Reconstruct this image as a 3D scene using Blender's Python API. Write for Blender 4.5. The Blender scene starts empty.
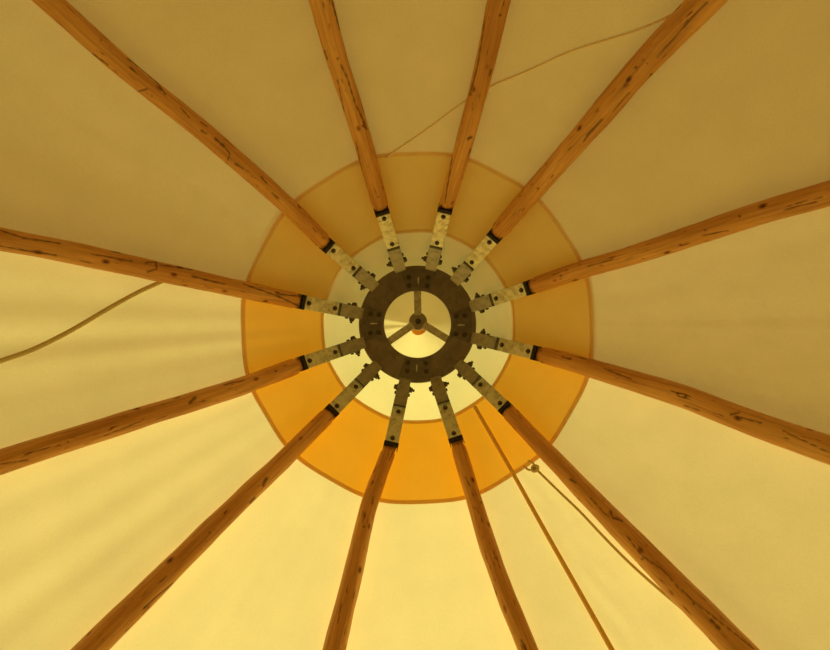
import bpy, bmesh, math, random
import numpy as np
from mathutils import Vector, Matrix, noise

S = bpy.context.scene
COL = S.collection
PI = math.pi
R = math.radians

# ------------------------------------------------------------------ measures
# World: +X to the photo's right, +Y to the photo's bottom, Z up. The eye sits on the tent floor and looks straight up.
F = 600.0                    # focal length in pixels
EYE = Vector((-0.0133, 0.0, 1.0))
PU, PV = 415.0, 325.0        # principal point
SL = 0.839                   # run of the tent slope per metre of height (tan of the half angle)
ALPHA = math.atan(SL)

def pole_r(h):               # radius of the pole cone at height h above the eye
    return 0.604 + (2.9 - h) * SL

CANVAS_OFF = 0.092           # canvas cone lies this much further out than the pole axes

def ray(u, v, h):
    return Vector((EYE.x + (u - PU) / F * h, EYE.y + (v - PV) / F * h, EYE.z + h))

def on_cone(u, v, off=0.0):  # point where a line of sight meets the pole cone (pushed out by off)
    h = 2.5
    for _ in range(60):
        p = ray(u, v, h)
        r = math.hypot(p.x, p.y)
        h += (0.604 + 2.9 * SL + off - SL * h - r) / (SL + r / max(h, .1)) * .9
    return ray(u, v, h)

def pix(p):
    h = p[2] - EYE.z
    return (PU + F * (p[0] - EYE.x) / h, PV + F * (p[1] - EYE.y) / h)

# ------------------------------------------------------------------ helpers
def link(o, parent=None):
    COL.objects.link(o)
    if parent is not None:
        o.parent = parent
        o.matrix_parent_inverse = Matrix.Identity(4)
        o.location = o.location - world_loc(parent)
    return o

def world_loc(o):
    l = Vector(o.location)
    while o.parent is not None:
        o = o.parent
        l += o.location
    return l

def tag(o, label=None, cat=None, group=None, kind=None):
    if label: o['label'] = label
    if cat: o['category'] = cat
    if group: o['group'] = group
    if kind: o['kind'] = kind
    return o

def empty(name, loc):
    o = bpy.data.objects.new(name, None)
    o.empty_display_size = .1
    o.location = loc
    COL.objects.link(o)
    return o

def mesh_obj(name, bm, m, parent=None, smooth=False, origin=None, bevel=0):
    """World-space bmesh -> one mesh object with its origin at `origin` (or the middle of its points)."""
    if origin is None:
        origin = Vector((0, 0, 0))
        for v in bm.verts: origin += v.co
        origin /= max(1, len(bm.verts))
    origin = Vector(origin)
    bmesh.ops.recalc_face_normals(bm, faces=bm.faces[:])
    for v in bm.verts: v.co -= origin
    me = bpy.data.meshes.new(name)
    bm.to_mesh(me); bm.free()
    for p in me.polygons: p.use_smooth = smooth
    me.materials.append(m)
    o = bpy.data.objects.new(name, me)
    o.location = origin
    link(o, parent)
    if bevel:
        b = o.modifiers.new('Bevel', 'BEVEL'); b.width = bevel; b.segments = 2; b.limit_method = 'ANGLE'
    return o

def frame(x, y, z, o):
    m = Matrix.Identity(4)
    for i in range(3):
        m[i][0], m[i][1], m[i][2], m[i][3] = x[i], y[i], z[i], o[i]
    return m

def add_box(bm, M, x0, x1, y0, y1, z0, z1):
    v = [bm.verts.new(M @ Vector((x, y, z))) for x in (x0, x1) for y in (y0, y1) for z in (z0, z1)]
    for f in ((0, 1, 3, 2), (4, 6, 7, 5), (0, 4, 5, 1), (2, 3, 7, 6), (0, 2, 6, 4), (1, 5, 7, 3)):
        bm.faces.new([v[i] for i in f])

def add_lathe(bm, M, prof, n=16):
    """prof: list of (radius, z) about the local z axis."""
    rings = []
    for r, z in prof:
        if r < 1e-6:
            rings.append([bm.verts.new(M @ Vector((0, 0, z)))])
        else:
            rings.append([bm.verts.new(M @ Vector((r * math.cos(2 * PI * k / n), r * math.sin(2 * PI * k / n), z))) for k in range(n)])
    for a, b in zip(rings, rings[1:]):
        for k in range(n):
            q = [a[k % len(a)], a[(k + 1) % len(a)], b[(k + 1) % len(b)], b[k % len(b)]]
            q = list(dict.fromkeys(q))
            if len(q) >= 3: bm.faces.new(q)

def add_prism(bm, M, outline, z0, z1):
    lo = [bm.verts.new(M @ Vector((x, y, z0))) for x, y in outline]
    hi = [bm.verts.new(M @ Vector((x, y, z1))) for x, y in outline]
    n = len(outline)
    for k in range(n):
        bm.faces.new((lo[k], lo[(k + 1) % n], hi[(k + 1) % n], hi[k]))
    bm.faces.new(lo[::-1]); bm.faces.new(hi)

def add_tube(bm, pts, rad, n=8, flat=1.0):
    pts = [Vector(p) for p in pts]
    rings = []
    up = None
    for i, p in enumerate(pts):
        t = (pts[min(i + 1, len(pts) - 1)] - pts[max(i - 1, 0)]).normalized()
        if up is None:
            up = t.orthogonal().normalized()
        up = (up - t * up.dot(t)).normalized()
        s = t.cross(up)
        r = rad(i) if callable(rad) else rad
        rings.append([bm.verts.new(p + up * (r * math.cos(2 * PI * k / n)) + s * (r * flat * math.sin(2 * PI * k / n))) for k in range(n)])
    for a, b in zip(rings, rings[1:]):
        for k in range(n):
            bm.faces.new((a[k], a[(k + 1) % n], b[(k + 1) % n], b[k]))
    bm.faces.new(rings[0][::-1]); bm.faces.new(rings[-1])

def catmull(pts, step):
    pts = [Vector(p) for p in pts]
    P = [pts[0] * 2 - pts[1]] + pts + [pts[-1] * 2 - pts[-2]]
    out = []
    for i in range(1, len(P) - 2):
        a, b, c, d = P[i - 1:i + 3]
        n = max(2, int((c - b).length / step))
        for k in range(n):
            t = k / n
            out.append(.5 * ((2 * b) + (c - a) * t + (2 * a - 5 * b + 4 * c - d) * t * t + (3 * b - a - 3 * c + d) * t ** 3))
    out.append(pts[-1])
    return out

# ------------------------------------------------------------------ materials
def new_mat(name):
    m = bpy.data.materials.new(name); m.use_nodes = True
    nt = m.node_tree; nt.nodes.clear()
    out = nt.nodes.new('ShaderNodeOutputMaterial')
    return m, nt, out

def nd(nt, kind, **kw):
    n = nt.nodes.new(kind)
    for k, v in kw.items(): setattr(n, k, v)
    return n

def ramp(nt, stops):
    r = nt.nodes.new('ShaderNodeValToRGB')
    while len(r.color_ramp.elements) < len(stops): r.color_ramp.elements.new(.5)
    for e, (p, c) in zip(r.color_ramp.elements, stops):
        e.position = p; e.color = (*c, 1) if len(c) == 3 else c
    return r

def canvas_mat(name, diff, trans, mix=.6, weave=.15):
    m, nt, out = new_mat(name)
    L = nt.links
    tc = nd(nt, 'ShaderNodeTexCoord')
    n1 = nd(nt, 'ShaderNodeTexNoise'); n1.inputs['Scale'].default_value = 6; n1.inputs['Detail'].default_value = 6
    L.new(tc.outputs['Object'], n1.inputs['Vector'])
    r1 = ramp(nt, [(.3, (.94, .94, .94)), (.7, (1, 1, 1))])
    L.new(n1.outputs['Fac'], r1.inputs['Fac'])
    n2 = nd(nt, 'ShaderNodeTexNoise'); n2.inputs['Scale'].default_value = 160; n2.inputs['Detail'].default_value = 3
    L.new(tc.outputs['Object'], n2.inputs['Vector'])
    r2 = ramp(nt, [(.3, (.95, .95, .95)), (.7, (1, 1, 1))])
    L.new(n2.outputs['Fac'], r2.inputs['Fac'])
    mx = nd(nt, 'ShaderNodeMix', data_type='RGBA', blend_type='MULTIPLY'); mx.inputs['Factor'].default_value = 1
    L.new(r1.outputs['Color'], mx.inputs['A']); L.new(r2.outputs['Color'], mx.inputs['B'])
    def col(c):
        x = nd(nt, 'ShaderNodeMix', data_type='RGBA', blend_type='MULTIPLY'); x.inputs['Factor'].default_value = 1
        x.inputs['A'].default_value = (*c, 1); L.new(mx.outputs['Result'], x.inputs['B'])
        return x.outputs['Result']
    n3 = nd(nt, 'ShaderNodeTexNoise'); n3.inputs['Scale'].default_value = 22; n3.inputs['Detail'].default_value = 5
    L.new(tc.outputs['Object'], n3.inputs['Vector'])
    bp = nd(nt, 'ShaderNodeBump'); bp.inputs['Strength'].default_value = weave; bp.inputs['Distance'].default_value = .006
    L.new(n3.outputs['Fac'], bp.inputs['Height'])
    d = nd(nt, 'ShaderNodeBsdfDiffuse'); t = nd(nt, 'ShaderNodeBsdfTranslucent')
    L.new(col(diff), d.inputs['Color']); L.new(col(trans), t.inputs['Color'])
    L.new(bp.outputs['Normal'], d.inputs['Normal']); L.new(bp.outputs['Normal'], t.inputs['Normal'])
    ms = nd(nt, 'ShaderNodeMixShader'); ms.inputs['Fac'].default_value = mix
    L.new(d.outputs[0], ms.inputs[1]); L.new(t.outputs[0], ms.inputs[2])
    L.new(ms.outputs[0], out.inputs['Surface'])
    return m

def plain(name, c, rough=.6, metal=0.0, spec=.4):
    m, nt, out = new_mat(name)
    p = nd(nt, 'ShaderNodeBsdfPrincipled')
    p.inputs['Base Color'].default_value = (*c, 1); p.inputs['Roughness'].default_value = rough
    p.inputs['Metallic'].default_value = metal; p.inputs['Specular IOR Level'].default_value = spec
    tc = nd(nt, 'ShaderNodeTexCoord'); n = nd(nt, 'ShaderNodeTexNoise'); n.inputs['Scale'].default_value = 60
    nt.links.new(tc.outputs['Object'], n.inputs['Vector'])
    b = nd(nt, 'ShaderNodeBump'); b.inputs['Strength'].default_value = .1; b.inputs['Distance'].default_value = .002
    nt.links.new(n.outputs['Fac'], b.inputs['Height']); nt.links.new(b.outputs['Normal'], p.inputs['Normal'])
    nt.links.new(p.outputs[0], out.inputs['Surface'])
    return m

def metal_mat(name, c0, c1, rough, scale, metallic=1.0, rust=None):
    m, nt, out = new_mat(name); L = nt.links
    tc = nd(nt, 'ShaderNodeTexCoord')
    v = nd(nt, 'ShaderNodeTexVoronoi'); v.inputs['Scale'].default_value = scale
    n = nd(nt, 'ShaderNodeTexNoise'); n.inputs['Scale'].default_value = scale * .45; n.inputs['Detail'].default_value = 6
    L.new(tc.outputs['Object'], v.inputs['Vector']); L.new(tc.outputs['Object'], n.inputs['Vector'])
    sep = nd(nt, 'ShaderNodeSeparateColor'); L.new(v.outputs['Color'], sep.inputs['Color'])
    a = nd(nt, 'ShaderNodeMath', operation='MULTIPLY_ADD'); a.inputs[1].default_value = .35
    L.new(sep.outputs['Red'], a.inputs[0]); L.new(n.outputs['Fac'], a.inputs[2])
    r = ramp(nt, [(.35, c0), (.85, c1)]); L.new(a.outputs[0], r.inputs['Fac'])
    p = nd(nt, 'ShaderNodeBsdfPrincipled'); p.inputs['Metallic'].default_value = metallic
    L.new(r.outputs['Color'], p.inputs['Base Color'])
    rr = nd(nt, 'ShaderNodeMapRange'); rr.inputs['To Min'].default_value = rough - .1; rr.inputs['To Max'].default_value = rough + .12
    L.new(n.outputs['Fac'], rr.inputs['Value']); L.new(rr.outputs['Result'], p.inputs['Roughness'])
    L.new(p.outputs[0], out.inputs['Surface'])
    return m

def wood_mat():
    m, nt, out = new_mat('peeled_pine'); L = nt.links
    at = nd(nt, 'ShaderNodeAttribute', attribute_name='grain')
    cr = nd(nt, 'ShaderNodeAttribute', attribute_name='crack')
    oi = nd(nt, 'ShaderNodeObjectInfo')
    off = nd(nt, 'ShaderNodeMath', operation='MULTIPLY'); off.inputs[1].default_value = 37
    L.new(oi.outputs['Random'], off.inputs[0])
    comb = nd(nt, 'ShaderNodeCombineXYZ'); L.new(off.outputs[0], comb.inputs['Z'])
    add = nd(nt, 'ShaderNodeVectorMath', operation='ADD')
    L.new(at.outputs['Vector'], add.inputs[0]); L.new(comb.outputs[0], add.inputs[1])
    def nz(sx, sz, detail, dist=0):
        mp = nd(nt, 'ShaderNodeMapping'); mp.inputs['Scale'].default_value = (sx, sx, sz)
        L.new(add.outputs[0], mp.inputs['Vector'])
        n = nd(nt, 'ShaderNodeTexNoise'); n.inputs['Scale'].default_value = 1; n.inputs['Detail'].default_value = detail
        n.inputs['Distortion'].default_value = dist
        L.new(mp.outputs[0], n.inputs['Vector'])
        return n
    big = nz(9, 2.2, 4, .4)
    fine = nz(110, 5, 6)
    base = ramp(nt, [(.25, (.62, .29, .065)), (.5, (.76, .395, .10)), (.75, (.90, .52, .16))])
    L.new(big.outputs['Fac'], base.inputs['Fac'])
    fr = ramp(nt, [(.3, (.62, .56, .5)), (.6, (1, 1, 1))]); L.new(fine.outputs['Fac'], fr.inputs['Fac'])
    m1 = nd(nt, 'ShaderNodeMix', data_type='RGBA', blend_type='MULTIPLY'); m1.inputs['Factor'].default_value = .8
    L.new(base.outputs['Color'], m1.inputs['A']); L.new(fr.outputs['Color'], m1.inputs['B'])
    # short bark flecks
    fl = nz(75, 14, 2); flr = ramp(nt, [(.26, (.20, .08, .03)), (.35, (1, 1, 1))]); L.new(fl.outputs['Fac'], flr.inputs['Fac'])
    m2 = nd(nt, 'ShaderNodeMix', data_type='RGBA', blend_type='MULTIPLY'); m2.inputs['Factor'].default_value = .85
    L.new(m1.outputs['Result'], m2.inputs['A']); L.new(flr.outputs['Color'], m2.inputs['B'])
    # pin knots
    mp = nd(nt, 'ShaderNodeMapping'); mp.inputs['Scale'].default_value = (13, 13, 8); L.new(add.outputs[0], mp.inputs['Vector'])
    vo = nd(nt, 'ShaderNodeTexVoronoi'); vo.inputs['Scale'].default_value = 1; L.new(mp.outputs[0], vo.inputs['Vector'])
    kr = ramp(nt, [(.05, (.10, .03, .01)), (.10, (.55, .40, .3)), (.16, (1, 1, 1))]); L.new(vo.outputs['Distance'], kr.inputs['Fac'])
    m3 = nd(nt, 'ShaderNodeMix', data_type='RGBA', blend_type='MULTIPLY'); m3.inputs['Factor'].default_value = .9
    L.new(m2.outputs['Result'], m3.inputs['A']); L.new(kr.outputs['Color'], m3.inputs['B'])
    m4 = nd(nt, 'ShaderNodeMix', data_type='RGBA', blend_type='MIX')
    L.new(cr.outputs['Fac'], m4.inputs['Factor']); L.new(m3.outputs['Result'], m4.inputs['A']); m4.inputs['B'].default_value = (.035, .012, .004, 1)
    p = nd(nt, 'ShaderNodeBsdfPrincipled'); p.inputs['Roughness'].default_value = .55; p.inputs['Specular IOR Level'].default_value = .3
    L.new(m4.outputs['Result'], p.inputs['Base Color'])
    b = nd(nt, 'ShaderNodeBump'); b.inputs['Strength'].default_value = .35; b.inputs['Distance'].default_value = .003
    L.new(fine.outputs['Fac'], b.inputs['Height']); L.new(b.outputs['Normal'], p.inputs['Normal'])
    L.new(p.outputs[0], out.inputs['Surface'])
    return m

def rope_mat(name, c0, c1, freq=220):
    m, nt, out = new_mat(name); L = nt.links
    tc = nd(nt, 'ShaderNodeTexCoord')
    w = nd(nt, 'ShaderNodeTexWave'); w.inputs['Scale'].default_value = freq; w.inputs['Distortion'].default_value = 1
    L.new(tc.outputs['Object'], w.inputs['Vector'])
    r = ramp(nt, [(.2, c0), (.8, c1)]); L.new(w.outputs['Fac'], r.inputs['Fac'])
    p = nd(nt, 'ShaderNodeBsdfPrincipled'); p.inputs['Roughness'].default_value = .9; p.inputs['Specular IOR Level'].default_value = .1
    L.new(r.outputs['Color'], p.inputs['Base Color']); L.new(p.outputs[0], out.inputs['Surface'])
    return m

M_CREAM = canvas_mat('cream_canvas', (.95, .71, .38), (.89, .77, .215), .34)
M_ORANGE = canvas_mat('orange_canvas', (.99, .91, .56), (.74, .30, .002), .34, .08)
M_CAP = canvas_mat('white_canvas', (.95, .74, .42), (.93, .82, .22), .36, .08)
M_WOOD = wood_mat()
M_STEEL = metal_mat('ring_steel', (.20, .185, .17), (.30, .275, .25), .5, 30)
M_SPLICE = metal_mat('splice_steel', (.16, .16, .16), (.24, .235, .225), .46, 40)
M_ZINC = metal_mat('galvanised_steel', (.44, .49, .46), (.82, .90, .84), .34, 60)
M_TAB = metal_mat('hinge_steel', (.27, .27, .23), (.42, .42, .36), .42, 60)  # galvanised tone darkened; the tabs' dim reflection of the floor is in the colour
M_BOLT = metal_mat('dark_bolt_steel', (.07, .065, .05), (.13, .12, .09), .45, 80)
M_BLACK = plain('band_black', (.012, .012, .014), .6)  # plain near-black for the strip across each bracket's outer end
M_ROPE_OLIVE = rope_mat('olive_rope', (.62, .53, .24), (.80, .69, .34))
M_ROPE_CREAM = rope_mat('cream_rope', (.90, .72, .40), (.95, .78, .46))
M_STRAP = rope_mat('orange_webbing', (.92, .56, .13), (.97, .68, .20), 320)

# ------------------------------------------------------------------ the poles as the photo shows them
# centre line from the bracket to the frame, diameter near bracket and at the frame
POLES = [
 dict(pts=[(382,212),(366,152),(351,102),(336,57),(321,0)], d0=.080, d1=.085, lab='tent pole at half past eleven, first to the left of twelve o\'clock'),
 dict(pts=[(445,210),(466.5,135),(484,68),(499,0)], d0=.073, d1=.083, lab='tent pole at half past twelve with the thin pale rope passing behind its middle'),
 dict(pts=[(494,237),(530,195),(588,129),(643,65),(706,0)], d0=.082, d1=.104, lab='thick tent pole at half past one, split by a long dark crack'),
 dict(pts=[(528,288),(584,269),(640,253),(745,218),(830,193)], d0=.080, d1=.082, lab='tent pole at half past two leaving through the upper right edge'),
 dict(pts=[(535,353),(566,361),(620,377),(682,396),(747,421),(830,450)], d0=.078, d1=.095, lab='tent pole at half past three leaving through the lower right edge'),
 dict(pts=[(505,408),(562,468),(617,525),(679,588.5),(740,651)], d0=.074, d1=.096, lab='thick cracked tent pole at half past four that the knotted olive cord runs behind'),
 dict(pts=[(456,440),(473,496),(488,546),(504.6,592),(528,650)], d0=.070, d1=.073, lab='tent pole at half past five beside the orange strap'),
 dict(pts=[(391,445),(372,496),(363.5,527),(353,573),(334,650)], d0=.070, d1=.081, lab='slightly bent tent pole at half past six'),
 dict(pts=[(332,411),(284,459),(236,505),(165,575.5),(90,650)], d0=.076, d1=.086, lab='tent pole at half past seven running to the lower left corner'),
 dict(pts=[(303,363),(248,384),(188,403),(100,430),(0,462)], d0=.078, d1=.082, lab='tent pole at half past eight, just below the wavy rope on the left'),
 dict(pts=[(302,302),(240,289),(156,271),(64,251),(0,239)], d0=.078, d1=.077, lab='cracked knotty tent pole at half past nine that the wavy rope runs behind'),
 dict(pts=[(328,246),(287,205),(204,132),(127,70),(49,0)], d0=.080, d1=.071, lab='tent pole at half past ten running to the upper left corner'),
]
# dark splits, bark lines and knots seen on each pole: (line of photo points, half width in pixels)
def marks(ox, oy, k, *lines):
    return [([(ox + x / k, oy + y / k) for x, y in l[:-1]] if len(l) > 2 else [(ox + l[0][0] / k, oy + l[0][1] / k)] * 2, l[-1]) for l in lines]
MARKS = {
 0: marks(300, 0, 2.954, [(95,0),(118,85),1.3], [(111,172),2.0], [(120,190),(140,230),(165,310),(190,360),1.2], [(188,358),(197,380),(186,372),1.5], [(110,235),(130,330),.7], [(165,420),(185,520),.7], [(231,582),1.3], [(72,150),(80,175),1.0]),
 1: marks(300, 0, 2.954, [(545,60),(525,190),(502,278),.9], [(592,45),1.9], [(502,278),2.0], [(497,410),(506,406),1.9], [(455,420),(440,520),(428,600),.9], [(565,205),(560,225),1.1]),
 2: marks(530, 0, 2.6, [(462,5),(440,25),(405,65),(370,105),(330,150),1.3], [(412,55),(400,72),2.0], [(275,175),1.9], [(315,193),1.9], [(295,155),1.4], [(305,165),1.2], [(187,310),(160,340),(140,368),1.6], [(165,335),(150,352),2.0], [(20,490),1.6], [(215,290),(260,240),.6]),
 3: marks(530, 0, 2.6, [(660,545),(745,525),1.0], [(450,612),(515,600),1.0], [(390,635),1.9], [(545,562),1.6], [(455,598),1.3], [(690,530),(760,512),.8]) + marks(530, 250, 2.767, [(85,72),1.6], [(160,45),(230,25),.8]),
 4: marks(530, 250, 2.767, [(410,398),1.9], [(430,405),1.9], [(408,404),(432,410),1.0], [(555,455),(580,450),1.4], [(570,460),(640,478),1.1], [(700,500),(826,560),.8], [(90,297),(112,301),1.5], [(205,327),(280,357),.9], [(425,430),(470,445),.8]),
 5: marks(550, 430, 2.954, [(178,240),(185,258),(212,268),1.7], [(60,145),(76,156),1.4], [(225,310),(270,370),(330,410),(380,465),(430,510),(520,580),(600,645),.9], [(475,560),(502,588),2.0], [(272,380),1.6], [(425,512),1.6], [(120,200),(165,250),.7]),
 6: marks(250, 400, 2.6, [(600,265),1.6], [(606,358),1.3], [(637,412),1.4], [(637,468),1.4], [(665,552),1.5], [(706,625),(718,648),1.6], [(560,200),(572,225),.8]),
 7: marks(250, 400, 2.6, [(296,328),1.8], [(320,250),(318,270),.9], [(240,520),(228,580),.6]),
 8: marks(0, 400, 2.6, [(693,205),(684,222),2.3], [(662,255),(650,268),1.6], [(375,541),(410,508),(450,476),1.1], [(545,345),1.6], [(560,400),(620,335),.7]),
 9: marks(0, 220, 2.5, [(475,457),(487,444),2.0], [(170,555),1.4], [(0,610),(70,600),.9], [(60,585),(150,562),.7], [(260,540),(360,500),.7], [(560,412),(610,400),.8], [(690,378),1.5]),
 10: marks(0, 220, 2.5, [(0,25),(60,45),(150,58),1.1], [(0,65),(70,78),(140,88),1.1], [(365,107),(390,104),(392,122),(370,130),1.4], [(400,112),(480,124),.9], [(480,140),(560,160),1.0], [(610,160),(690,188),(745,214),1.2], [(690,185),(750,190),1.0], [(230,85),(330,102),.9]),
 11: marks(0, 0, 2.6, [(330,150),(370,180),(410,215),(430,245),1.1], [(358,238),(382,232),1.2], [(560,360),(585,382),1.7], [(580,375),(598,400),(592,415),1.0], [(610,425),(632,438),1.2], [(525,340),(536,347),1.5], [(262,104),1.2], [(240,140),(280,168),1.0], [(470,280),(492,305),.9], [(570,418),(588,425),1.1], [(680,460),(692,475),1.1], [(708,502),(725,518),1.2], [(395,250),1.0]),
}
for _i, _m in MARKS.items(): POLES[_i]['cracks'] = _m

def floor_end(p, q):
    d = (q - p)
    t = (0.0 - q.z) / d.z
    return q + d * t

for P in POLES:
    c = [on_cone(u, v) for u, v in P['pts']]
    rim = Vector((c[0].x, c[0].y, 0)).normalized()
    # the far run follows the tent's slope down to the ground
    az = Vector((c[-1].x, c[-1].y, 0)).normalized()
    end = c[-1] + Vector((az.x * SL, az.y * SL, -1)) * (c[-1].z - 0.0)
    P['c'] = c; P['end'] = end
    P['az'] = math.atan2(c[0].y, c[0].x)
    P['az2'] = math.atan2(c[-1].y, c[-1].x)
order = sorted(range(12), key=lambda i: POLES[i]['az'] % (2 * PI))

# ------------------------------------------------------------------ canvas
def ang_diff(a, b):
    return (a - b + PI) % (2 * PI) - PI

AZ = sorted(((P['az'] + ang_diff(P['az2'], P['az']) * .8) % (2 * PI)) for P in POLES)

def facet(phi):
    phi %= 2 * PI
    for k in range(12):
        a, b = AZ[k], AZ[(k + 1) % 12]
        w = (b - a) % (2 * PI)
        t = (phi - a) % (2 * PI)
        if t <= w: return k, a, w, t / w
    return 0, AZ[0], 1, 0

def fold(phi, r):
    """Loose cloth: ridges that run down the slope, strongest on the lower-left panels."""
    deg = math.degrees(phi) % 360
    m = math.exp(-((deg - 132) / 38) ** 2)
    grow = min(1, max(0, (r - .55) / .9))
    s = noise.noise(Vector((deg * .16, r * .55, 3.1))) * .008 * (.2 + m) * grow
    s += noise.noise(Vector((deg * .36, r * .7, 8.3))) * .007 * (.08 + m) * grow
    m2 = math.exp(-((deg - 178) / 9) ** 2)
    s += m2 * grow * .006 * math.sin(deg * .9 + r * 1.4)
    # creases by the strap
    x = math.exp(-((deg - 56) / 5) ** 2)
    s += x * grow * .011 * noise.noise(Vector((deg * .5 + r * 3, r * 9, 1.7)))
    m3 = math.exp(-((deg - 335) / 16) ** 2)
    s += m3 * grow * .008 * noise.noise(Vector((deg * .22 + r * .8, r * 2.0, 5.7)))
    # two pinched folds in the tip
    tip = math.exp(-((r - .17) / .09) ** 2)
    s += tip * .016 * (math.exp(-((deg - 190) / 7) ** 2) + .7 * math.exp(-((deg - 172) / 6) ** 2) - .5 * math.exp(-((deg - 245) / 12) ** 2))
    return s

APEX_H = 2.9 + (0.604 + CANVAS_OFF) / SL

def canvas_pt(phi, h, inset=0.0):
    k, a, w, t = facet(phi)
    rv = pole_r(h) + CANVAS_OFF                # radius over a pole
    mid = a + w / 2
    rf = rv * math.cos(w / 2) / math.cos(ang_diff(phi, mid))
    rf -= .05 * rv * .25 * 4 * t * (1 - t)       # cloth pulls in a little between the poles
    k_ = min(1, max(0, (rv - .15) / .25)); rf = rv * .975 * (1 - k_) + rf * k_
    edge = min(t, 1 - t)
    rf += fold(phi, rv) * (min(1, edge * 6) if rv > .3 else 1)
    rf = max(rf - inset / math.cos(ALPHA), 0.0005)
    return Vector((rf * math.cos(phi), rf * math.sin(phi), EYE.z + h))

def h_for_R(phi, Rpx, cu, cv, poly):
    """height at which the canvas shows at Rpx pixels from the middle of the fabric circles"""
    lo, hi = .1, APEX_H
    Rpx += poly * math.cos(2 * PI * facet(phi)[3])     # the seam runs straighter between the poles
    for _ in range(36):
        h = (lo + hi) / 2
        p = canvas_pt(phi, h); u, v = pix(p)
        if math.hypot(u - cu, v - cv) > Rpx: lo = h
        else: hi = h
    return (lo + hi) / 2

NPHI = 480
PHIS = [2 * PI * k / NPHI for k in range(NPHI)]
OUT_R, IN_R = 177.0, 97.3
H_OUT = [h_for_R(p, OUT_R, 417.5, 328.0, 1.1) for p in PHIS]
H_IN = [h_for_R(p, IN_R, 418.0, 326.5, .4) for p in PHIS]

def sheet(name, m, top, bottom, rows, inset, parent, power=1.0, sewn=None):
    vs = []; fs = []
    for j in range(rows + 1):
        s = (j / rows) ** power
        for k in range(NPHI):
            h = top[k] + (bottom[k] - top[k]) * s
            vs.append(canvas_pt(PHIS[k], h, .0003 if j == sewn else inset))
    for j in range(rows):
        for k in range(NPHI):
            k2 = (k + 1) % NPHI
            fs.append((j * NPHI + k, j * NPHI + k2, (j + 1) * NPHI + k2, (j + 1) * NPHI + k))
    me = bpy.data.meshes.new(name)
    O = Vector((0, 0, 0))
    me.from_pydata([tuple(v) for v in vs], [], fs)
    for p in me.polygons: p.use_smooth = True
    me.materials.append(m)
    o = bpy.data.objects.new(name, me)
    link(o, parent)
    return o

ceiling = empty('ceiling', (0, 0, 0))
tag(ceiling, 'conical canvas tent roof stretched over the wooden poles', 'tent canvas', kind='structure')
FLOOR_H = -EYE.z + .01
cream = sheet('canvas_panel', M_CREAM, [h + .016 for h in H_OUT], [FLOOR_H] * NPHI, 110, .003, ceiling, 1.35, 0)
cream['label'] = 'cream canvas panels'
band = sheet('orange_band', M_ORANGE, [h + .014 for h in H_IN], [h - .003 for h in H_OUT], 26, 0.0, ceiling)
band['label'] = 'orange canvas ring around the pale top'
cap = sheet('apex_cap', M_CAP, [APEX_H - .03] * NPHI, [h - .003 for h in H_IN], 40, .003, ceiling, 1.0, 40)
cap['label'] = 'pale canvas cap above the steel ring'
# little round patch that closes the tip
bm = bmesh.new()
pc = ray(419, 327.5, APEX_H - .075)
add_lathe(bm, Matrix.Translation((pc.x, pc.y, pc.z)), [(0, .035), (.03, .025), (.050, 0), (.050, -.004), (0, -.004)], 28)
o = mesh_obj('apex_patch', bm, canvas_mat('tip_canvas', (.97, .52, .07), (.9, .4, .01), .34, .08), ceiling, True)
o['label'] = 'small orange patch at the very tip'

# ------------------------------------------------------------------ ground
def grass_floor():
    m, nt, out = new_mat('ground_earth'); L = nt.links
    tc = nd(nt, 'ShaderNodeTexCoord'); n = nd(nt, 'ShaderNodeTexNoise'); n.inputs['Scale'].default_value = 3; n.inputs['Detail'].default_value = 8
    L.new(tc.outputs['Object'], n.inputs['Vector'])
    r = ramp(nt, [(.3, (.30, .20, .10)), (.7, (.44, .31, .17))]); L.new(n.outputs['Fac'], r.inputs['Fac'])
    p = nd(nt, 'ShaderNodeBsdfPrincipled'); p.inputs['Roughness'].default_value = .95
    L.new(r.outputs['Color'], p.inputs['Base Color']); L.new(p.outputs[0], out.inputs['Surface'])
    return m
bm = bmesh.new()
add_lathe(bm, Matrix.Identity(4), [(0, 0), (6, 0), (6, -.1), (0, -.1)], 64)
fl = mesh_obj('floor', bm, grass_floor(), None, origin=(0, 0, 0))
tag(fl, 'bare ground the tent poles stand on', 'ground', kind='structure')

# ------------------------------------------------------------------ crown ring
RH = 3.22
rc = ray(417.5, 324.3, RH)
ring = empty('crown_ring', rc)
tag(ring, 'round dark steel ring in the middle where all the poles meet', 'ring')
RO, RI = .316, .180
MR = Matrix.Translation(rc)
bm = bmesh.new()
prof = [(RI, 0), (RO - .004, 0), (RO, .004), (RO, .016), (RI, .016)]
n = 120
rings = [[bm.verts.new(MR @ Vector((r * math.cos(2*PI*k/n), r * math.sin(2*PI*k/n), z))) for k in range(n)] for r, z in prof]
for i in range(len(rings)):
    a, b = rings[i], rings[(i + 1) % len(rings)]
    for k in range(n): bm.faces.new((a[k], a[(k+1) % n], b[(k+1) % n], b[k]))
mesh_obj('ring_plate', bm, M_STEEL, ring)

def sector(bm, a0, a1, r0, r1, z0, z1, k=10):
    out = [(r1 * math.cos(a0 + (a1 - a0) * i / k), r1 * math.sin(a0 + (a1 - a0) * i / k)) for i in range(k + 1)]
    out += [(r0 * math.cos(a1 - (a1 - a0) * i / k), r0 * math.sin(a1 - (a1 - a0) * i / k)) for i in range(k + 1)]
    add_prism(bm, MR, out, z0, z1)

def hexbolt(name, M, rad, hgt, parent, mat=None):
    bm = bmesh.new()
    add_lathe(bm, M, [(0, hgt), (rad * .55, hgt), (rad * .55, hgt * .95), (rad * .86, hgt), (rad, hgt * .7), (rad, .0018), (rad * 1.35, .0018), (rad * 1.35, 0), (0, 0)], 6)
    return mesh_obj(name, bm, mat or M_BOLT, parent)

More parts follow.
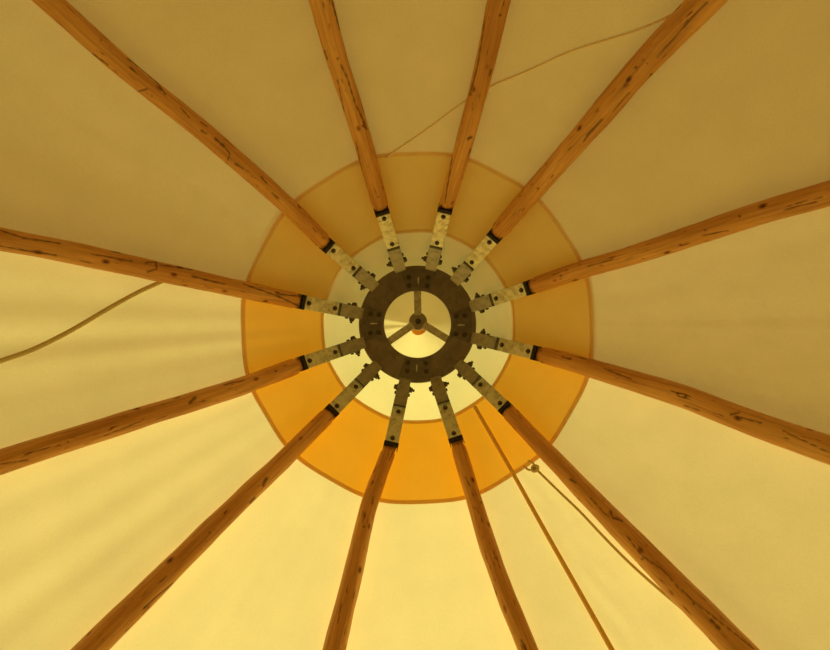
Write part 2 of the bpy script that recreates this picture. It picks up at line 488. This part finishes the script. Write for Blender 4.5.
DOWN = lambda x, y, z: MR @ Matrix.Translation((x, y, z)) @ Matrix.Rotation(PI, 4, 'X')
for q in range(4):
    a = R(90 * q + 1)
    bm = bmesh.new(); sector(bm, a - R(19), a + R(19), RI + .012, RO - .022, -.005, 0)
    sp = mesh_obj('splice_plate', bm, M_SPLICE, ring, bevel=.0012)
    bm = bmesh.new()
    T = MR @ Matrix.Rotation(a, 4, 'Z')
    add_box(bm, T, .215, .253, -.0035, .0035, -.0075, -.0048)
    mesh_obj('slot_bar', bm, M_ZINC, sp)
    for s in (-1, 1):
        for rr in (.213, .257):
            b = a + s * R(11.5 if rr > .23 else 13)
            hexbolt('bolt', DOWN(rr * math.cos(b), rr * math.sin(b), -.005), .0105, .008, sp)
# spokes and hub
hc = ray(418, 321.3, RH + .035) - rc
hub = mesh_obj('hub', (lambda b: (add_lathe(b, MR @ Matrix.Translation((hc.x, hc.y, hc.z)), [(0, -.016), (.017, -.016), (.018, -.010), (.046, -.010), (.049, -.006), (.049, .012), (0, .012)], 32), b)[1])(bmesh.new()), M_TAB, ring)
hexbolt('bolt', MR @ Matrix.Translation((hc.x, hc.y, hc.z - .016)) @ Matrix.Rotation(PI, 4, 'X'), .012, .010, hub)
for u, v in ((417.3, 283), (383, 345.5), (455.5, 344)):
    e = ray(u, v, RH + .022) - rc
    d = Vector((e.x - hc.x, e.y - hc.y, 0)); L_ = d.length; d.normalize()
    s = Vector((-d.y, d.x, 0))
    Mx = MR @ frame(d, s, Vector((0, 0, 1)), Vector((hc.x, hc.y, 0)))
    bm = bmesh.new()
    add_box(bm, Mx, .035, L_, -.020, .020, .022, .031)
    mesh_obj('spoke', bm, M_ZINC, ring, bevel=.0015)

# ------------------------------------------------------------------ poles with their brackets
def shaft(P, parent, root):
    c = P['c']
    axis0 = (c[1] - c[0]).normalized()
    rad0 = Vector((c[0].x - rc.x, c[0].y - rc.y, 0)).normalized()
    xb = rad0 * math.sin(ALPHA) + Vector((0, 0, -math.cos(ALPHA)))
    top = c[0] - xb * .155
    path_near = catmull([top, c[0] - xb * .1, c[0] - xb * .04, c[0]] + c[1:] + [c[-1] + (P['end'] - c[-1]).normalized() * .15], .0036)
    d = (P['end'] - path_near[-1])
    far = [path_near[-1] + d * (k / 40) for k in range(1, 41)]
    path = path_near + far
    path[-1] = Vector((P['end'].x, P['end'].y, 0.0))
    NS = 72
    N = len(path)
    pos = np.zeros((N * NS, 3)); grain = np.zeros((N * NS, 3))
    cum = 0.0
    up = Vector((0, 0, 1))
    seed = random.Random(int(P['pts'][0][0] * 7 + P['pts'][0][1])).random() * 50
    lvis = (c[-1] - c[0]).length
    axn = []
    for i, p in enumerate(path):
        t = (path[min(i + 1, N - 1)] - path[max(i - 1, 0)]).normalized()
        u = (up - t * up.dot(t)).normalized(); s = t.cross(u)
        if i: cum += (p - path[i - 1]).length
        a = cum - .155
        f = min(1.02, max(0, a / lvis))
        r = (P['d0'] + (P['d1'] - P['d0']) * f) / 2
        e_ = min(1, max(0, (a - .036) / .03)); r *= .80 + .20 * e_ * e_ * (3 - 2 * e_)
        r *= 1 + .035 * noise.noise(Vector((cum * 5, seed, 0)))
        if i == N - 1: pass
        for k in range(NS):
            th = 2 * PI * k / NS
            cs, sn = math.cos(th), math.sin(th)
            rr = r + .0022 * noise.noise(Vector((cs * 1.3 + seed, sn * 1.3, cum * 6))) + .0009 * noise.noise(Vector((cs * 4 + seed, sn * 4, cum * 14)))
            q = p + u * (rr * cs) + s * (rr * sn)
            pos[i * NS + k] = q
            grain[i * NS + k] = (r * cs, r * sn, cum)
    if True:
        pos[-NS:, 2] = np.maximum(pos[-NS:, 2] * 0, 0)
    # dark splits and knots, placed on the wood where they are
    crack = np.zeros(N * NS)
    hh = pos[:, 2] - EYE.z
    with np.errstate(divide='ignore', invalid='ignore'):
        uu = PU + F * (pos[:, 0] - EYE.x) / hh; vv = PV + F * (pos[:, 1] - EYE.y) / hh
    near = (np.arange(N * NS) // NS) < len(path_near)
    cen = np.repeat(np.array([tuple(p) for p in path]), NS, axis=0)
    nrm = pos - cen
    toeye = np.array(tuple(EYE)) - pos
    facing = (nrm * toeye).sum(1) > 0
    for line, w in P.get('cracks', []):
        dist = np.full(N * NS, 1e9); tpar = np.zeros(N * NS)
        for (x0, y0), (x1, y1) in zip(line, line[1:]):
            L2 = (x1 - x0) ** 2 + (y1 - y0) ** 2 + 1e-9
            tt = np.clip(((uu - x0) * (x1 - x0) + (vv - y0) * (y1 - y0)) / L2, 0, 1)
            dd = np.hypot(uu - x0 - tt * (x1 - x0), vv - y0 - tt * (y1 - y0))
            dist = np.minimum(dist, dd)
        wob = .85 + .28 * np.sin(uu * .45 + vv * .62)
        val = .8 * np.clip(1.2 - dist / (w * wob), 0, 1)
        crack = np.maximum(crack, np.where(near & facing, val, 0))
    ln = np.linalg.norm(nrm, axis=1, keepdims=True)
    pos = pos - nrm / np.maximum(ln, 1e-6) * (crack[:, None] * .003)
    faces = []
    for i in range(N - 1):
        for k in range(NS):
            k2 = (k + 1) % NS
            faces.append((i * NS + k, (i + 1) * NS + k, (i + 1) * NS + k2, i * NS + k2))
    faces.append(tuple(range(NS))); faces.append(tuple(range((N - 1) * NS + NS - 1, (N - 1) * NS - 1, -1)))
    me = bpy.data.meshes.new('shaft')
    o0 = np.array(tuple(root))
    me.from_pydata((pos - o0).tolist(), [], faces)
    a = me.attributes.new('grain', 'FLOAT_VECTOR', 'POINT'); a.data.foreach_set('vector', grain.ravel())
    b = me.attributes.new('crack', 'FLOAT', 'POINT'); b.data.foreach_set('value', crack)
    me.polygons.foreach_set('use_smooth', [True] * len(me.polygons))
    me.materials.append(M_WOOD)
    o = bpy.data.objects.new('shaft', me)
    COL.objects.link(o); o.parent = parent
    return o

for idx, P in enumerate(POLES):
    c = P['c']
    base = Vector((P['end'].x, P['end'].y, 0))
    T = empty('tent_pole', base)
    tag(T, P['lab'], 'tent pole', 'wooden tent poles around the ring')
    shaft(P, T, base)
    # bracket frame: x = along the pole away from the ring, y = across, z = outwards to the canvas
    x = (c[1] - c[0]); rad = Vector((c[0].x - rc.x, c[0].y - rc.y, 0)).normalized()
    x = (rad * math.sin(ALPHA) + Vector((0, 0, -math.cos(ALPHA))))
    y = Vector((0, 0, 1)).cross(rad).normalized()
    z = x.cross(y).normalized()
    if z.z < 0: z = -z; y = -y
    Mb = frame(x, y, z, c[0] + x * .032)
    W = .0325
    zf = -.036
    bm = bmesh.new()
    LCH = .240
    add_box(bm, Mb, -LCH, -.012, -W, W, zf - .005, zf)          # face
    add_box(bm, Mb, -LCH, -.012, -W - .001, -W + .004, zf - .0045, zf + .045)
    add_box(bm, Mb, -LCH, -.012, W - .004, W + .001, zf - .0045, zf + .045)
    br = mesh_obj('bracket', bm, M_ZINC, T, bevel=.0012); br['label'] = 'galvanised steel bracket'
    for xb in (-.215, -.042):
        Mq = Mb @ Matrix.Translation((xb, 0, zf - .005)) @ Matrix.Rotation(PI, 4, 'X')
        hexbolt('bolt', Mq, .0095, .010, br)
    bm = bmesh.new()
    add_box(bm, Mb, -.016, .003, -W - .003, W + .003, zf - .012, zf + .006)
    add_box(bm, Mb, -.016, .003, -W - .003, -W + .0, zf, zf + .04)
    add_box(bm, Mb, -.020, .003, W - .0, W + .003, zf, zf + .04)
    e = mesh_obj('end_band', bm, M_BLACK, T, bevel=.0015); e['label'] = 'black band at the end of the bracket'
    # hinge tab between ring and bracket: part of the ring
    A = rc + rad * .303 + Vector((0, 0, -.006))
    B = Mb @ Vector((-LCH + .004, 0, zf - .004)); B.z += (A.z - B.z) * .45
    tx = (B - A); TL = tx.length; tx.normalize()
    tz = tx.cross(y).normalized(); ty = y
    if tz.z < 0: tz = -tz
    Mt = frame(tx, ty, tz, A)
    bm = bmesh.new()
    add_box(bm, Mt, 0, TL, -.031, .031, -.004, .002)
    add_box(bm, Mt, .035, TL - .01, -.034, -.029, -.0045, .030)
    add_box(bm, Mt, .035, TL - .01, .029, .034, -.0045, .030)
    tab = mesh_obj('hinge_tab', bm, M_TAB, T, bevel=.001)
    bm = bmesh.new(); add_box(bm, Mt, TL - .004, TL + .004, -.034, .034, -.009, .050)
    mesh_obj('hinge_lip', bm, M_BOLT, tab)
    bm = bmesh.new(); add_box(bm, Mt, -.004, .003, -.028, .028, -.0055, -.0005)
    mesh_obj('weld_strip', bm, M_TAB, tab)
    # pivot bolt across the tab: head on one side, nut and end on the other
    for s in (-1, 1):
        ax = ty * s
        o1 = tx.copy()
        Mp = frame(o1, tz * s, ax, A + tx * .050 + ty * (s * .034) + tz * .010)
        bm = bmesh.new()
        if s > 0:
            add_lathe(bm, Mp, [(0, .017), (.010, .017), (.015, .013), (.015, .004), (.020, .004), (.020, 0), (0, 0)], 6)
        else:
            add_lathe(bm, Mp, [(0, .027), (.008, .027), (.008, .016), (.014, .016), (.0155, .012), (.0155, .004), (.020, .004), (.020, 0), (0, 0)], 6)
        mesh_obj('pivot_bolt' if s > 0 else 'pivot_nut', bm, M_BOLT, tab)
        Mp2 = frame(o1, tz * s, ax, A + tx * .082 + ty * (s * .034) + tz * .012)
        bm = bmesh.new(); add_lathe(bm, Mp2, [(0, .008), (.006, .008), (.009, .006), (.009, 0), (0, 0)], 8)
        mesh_obj('rivet', bm, M_BOLT, tab)

# ------------------------------------------------------------------ ropes
def canvas_hit(u, v, gap):
    lo, hi = .15, APEX_H - .02
    for _ in range(50):
        h = (lo + hi) / 2
        p = ray(u, v, h); phi = math.atan2(p.y, p.x)
        q = canvas_pt(phi, h, gap)
        if math.hypot(p.x, p.y) < math.hypot(q.x, q.y): lo = h
        else: hi = h
    return ray(u, v, (lo + hi) / 2)

def cord(name, px, rad, m, label, cat, gap=None, flat=1.0, step=.02):
    gap = gap if gap is not None else rad + .006
    dense = catmull([Vector((u, v, 0)) for u, v in px], 6)
    pts = [canvas_hit(p.x, p.y, gap) for p in dense]
    # even out so the cord does not copy every crease
    for _ in range(3):
        pts = [pts[0]] + [(pts[i - 1] + pts[i] * 2 + pts[i + 1]) / 4 for i in range(1, len(pts) - 1)] + [pts[-1]]
    bm = bmesh.new(); add_tube(bm, pts, rad, 10, flat)
    o = mesh_obj(name, bm, m, None, True, origin=pts[0])
    tag(o, label, cat)
    return o

cord('strap', [(475, 407), (510, 468), (545, 531), (580, 593), (612, 650), (640, 700), (700, 808), (790, 970)], .0095, M_STRAP,
     'straight orange strap running down the canvas from the pale cap to the bottom edge', 'strap', .016)
oc = cord('cord', [(537, 470), (561.5, 494), (580, 511.5), (599.5, 532.5), (629, 562.5), (661, 591), (700, 624), (730, 653), (800, 722), (870, 795)], .0058, M_ROPE_OLIVE,
     'thin olive cord tied in a knot at the orange rim and running behind a pole', 'cord', .014)
kp = canvas_hit(534.5, 468, .018)
nb = Vector((-kp.x, -kp.y, -.6)).normalized()
def around(u, v, lift): return canvas_hit(u, v, .016 + lift)
bm = bmesh.new()
loop = catmull([around(*q) for q in ((537.5, 470.5, .0), (533, 471, .006), (533, 466.5, .012), (537.5, 466.5, .014), (537, 470.5, .006), (534.5, 468, .0))], .004)
add_tube(bm, loop, .0075, 8)
k = mesh_obj('knot', bm, M_ROPE_OLIVE, oc, True)
bm = bmesh.new(); add_tube(bm, catmull([around(*q) for q in ((535, 469, .004), (529, 470, .002), (524, 466, .0))], .004), .0048, 8)
mesh_obj('knot_tail', bm, M_ROPE_OLIVE, oc, True)
bm = bmesh.new(); add_tube(bm, catmull([around(*q) for q in ((535, 467, .004), (533, 463, .003), (528, 461, .0))], .004), .0046, 8)
mesh_obj('knot_tail', bm, M_ROPE_OLIVE, oc, True)
cord('rope', [(166, 279), (160, 282.5), (140, 291), (104, 311), (72, 330), (32, 350), (0, 361), (-50, 380), (-120, 402), (-220, 440)], .0088, M_ROPE_OLIVE,
     'wavy olive rope lying against the canvas at the left edge', 'rope', .014)
cord('rope', [(386, 158), (391, 154), (429, 128), (462, 103), (489, 87), (530, 70), (572, 51), (638, 30), (684, 9), (720, -6), (760, -20)], .0042, M_ROPE_CREAM,
     'faint thin pale rope crossing the canvas at the top', 'rope', .0095)

# ------------------------------------------------------------------ daylight
w = bpy.data.worlds.new('sky'); S.world = w; w.use_nodes = True
bg = w.node_tree.nodes['Background']
bg.inputs['Color'].default_value = (1.0, .88, .68, 1); bg.inputs['Strength'].default_value = .57
sl = bpy.data.lights.new('sun', 'SUN'); sl.energy = 6.7; sl.angle = R(1.2); sl.color = (1, .97, .92)
so = bpy.data.objects.new('sun', sl)
E_, A_ = R(23), R(100)
sd = Vector((math.cos(E_) * math.cos(A_), math.cos(E_) * math.sin(A_), math.sin(E_)))
so.rotation_euler = (-sd).to_track_quat('-Z', 'Y').to_euler()
so.location = sd * 12
COL.objects.link(so)

# ------------------------------------------------------------------ camera
cd = bpy.data.cameras.new('camera'); cd.sensor_fit = 'HORIZONTAL'; cd.sensor_width = 36; cd.lens = F / 830 * 36
cd.clip_start = .05; cd.clip_end = 100
co = bpy.data.objects.new('camera', cd); co.location = EYE
co.matrix_world = Matrix.Translation(EYE) @ Matrix(((1, 0, 0, 0), (0, -1, 0, 0), (0, 0, -1, 0), (0, 0, 0, 1)))
COL.objects.link(co); S.camera = co
vs = S.view_settings
vs.view_transform = 'Standard'; vs.look = 'None'; vs.exposure = 0.0; vs.gamma = 1; vs.use_curve_mapping = False
S.display_settings.display_device = 'sRGB'
S.cycles.max_bounces = 16; S.cycles.diffuse_bounces = 10; S.cycles.transmission_bounces = 8; S.cycles.glossy_bounces = 6
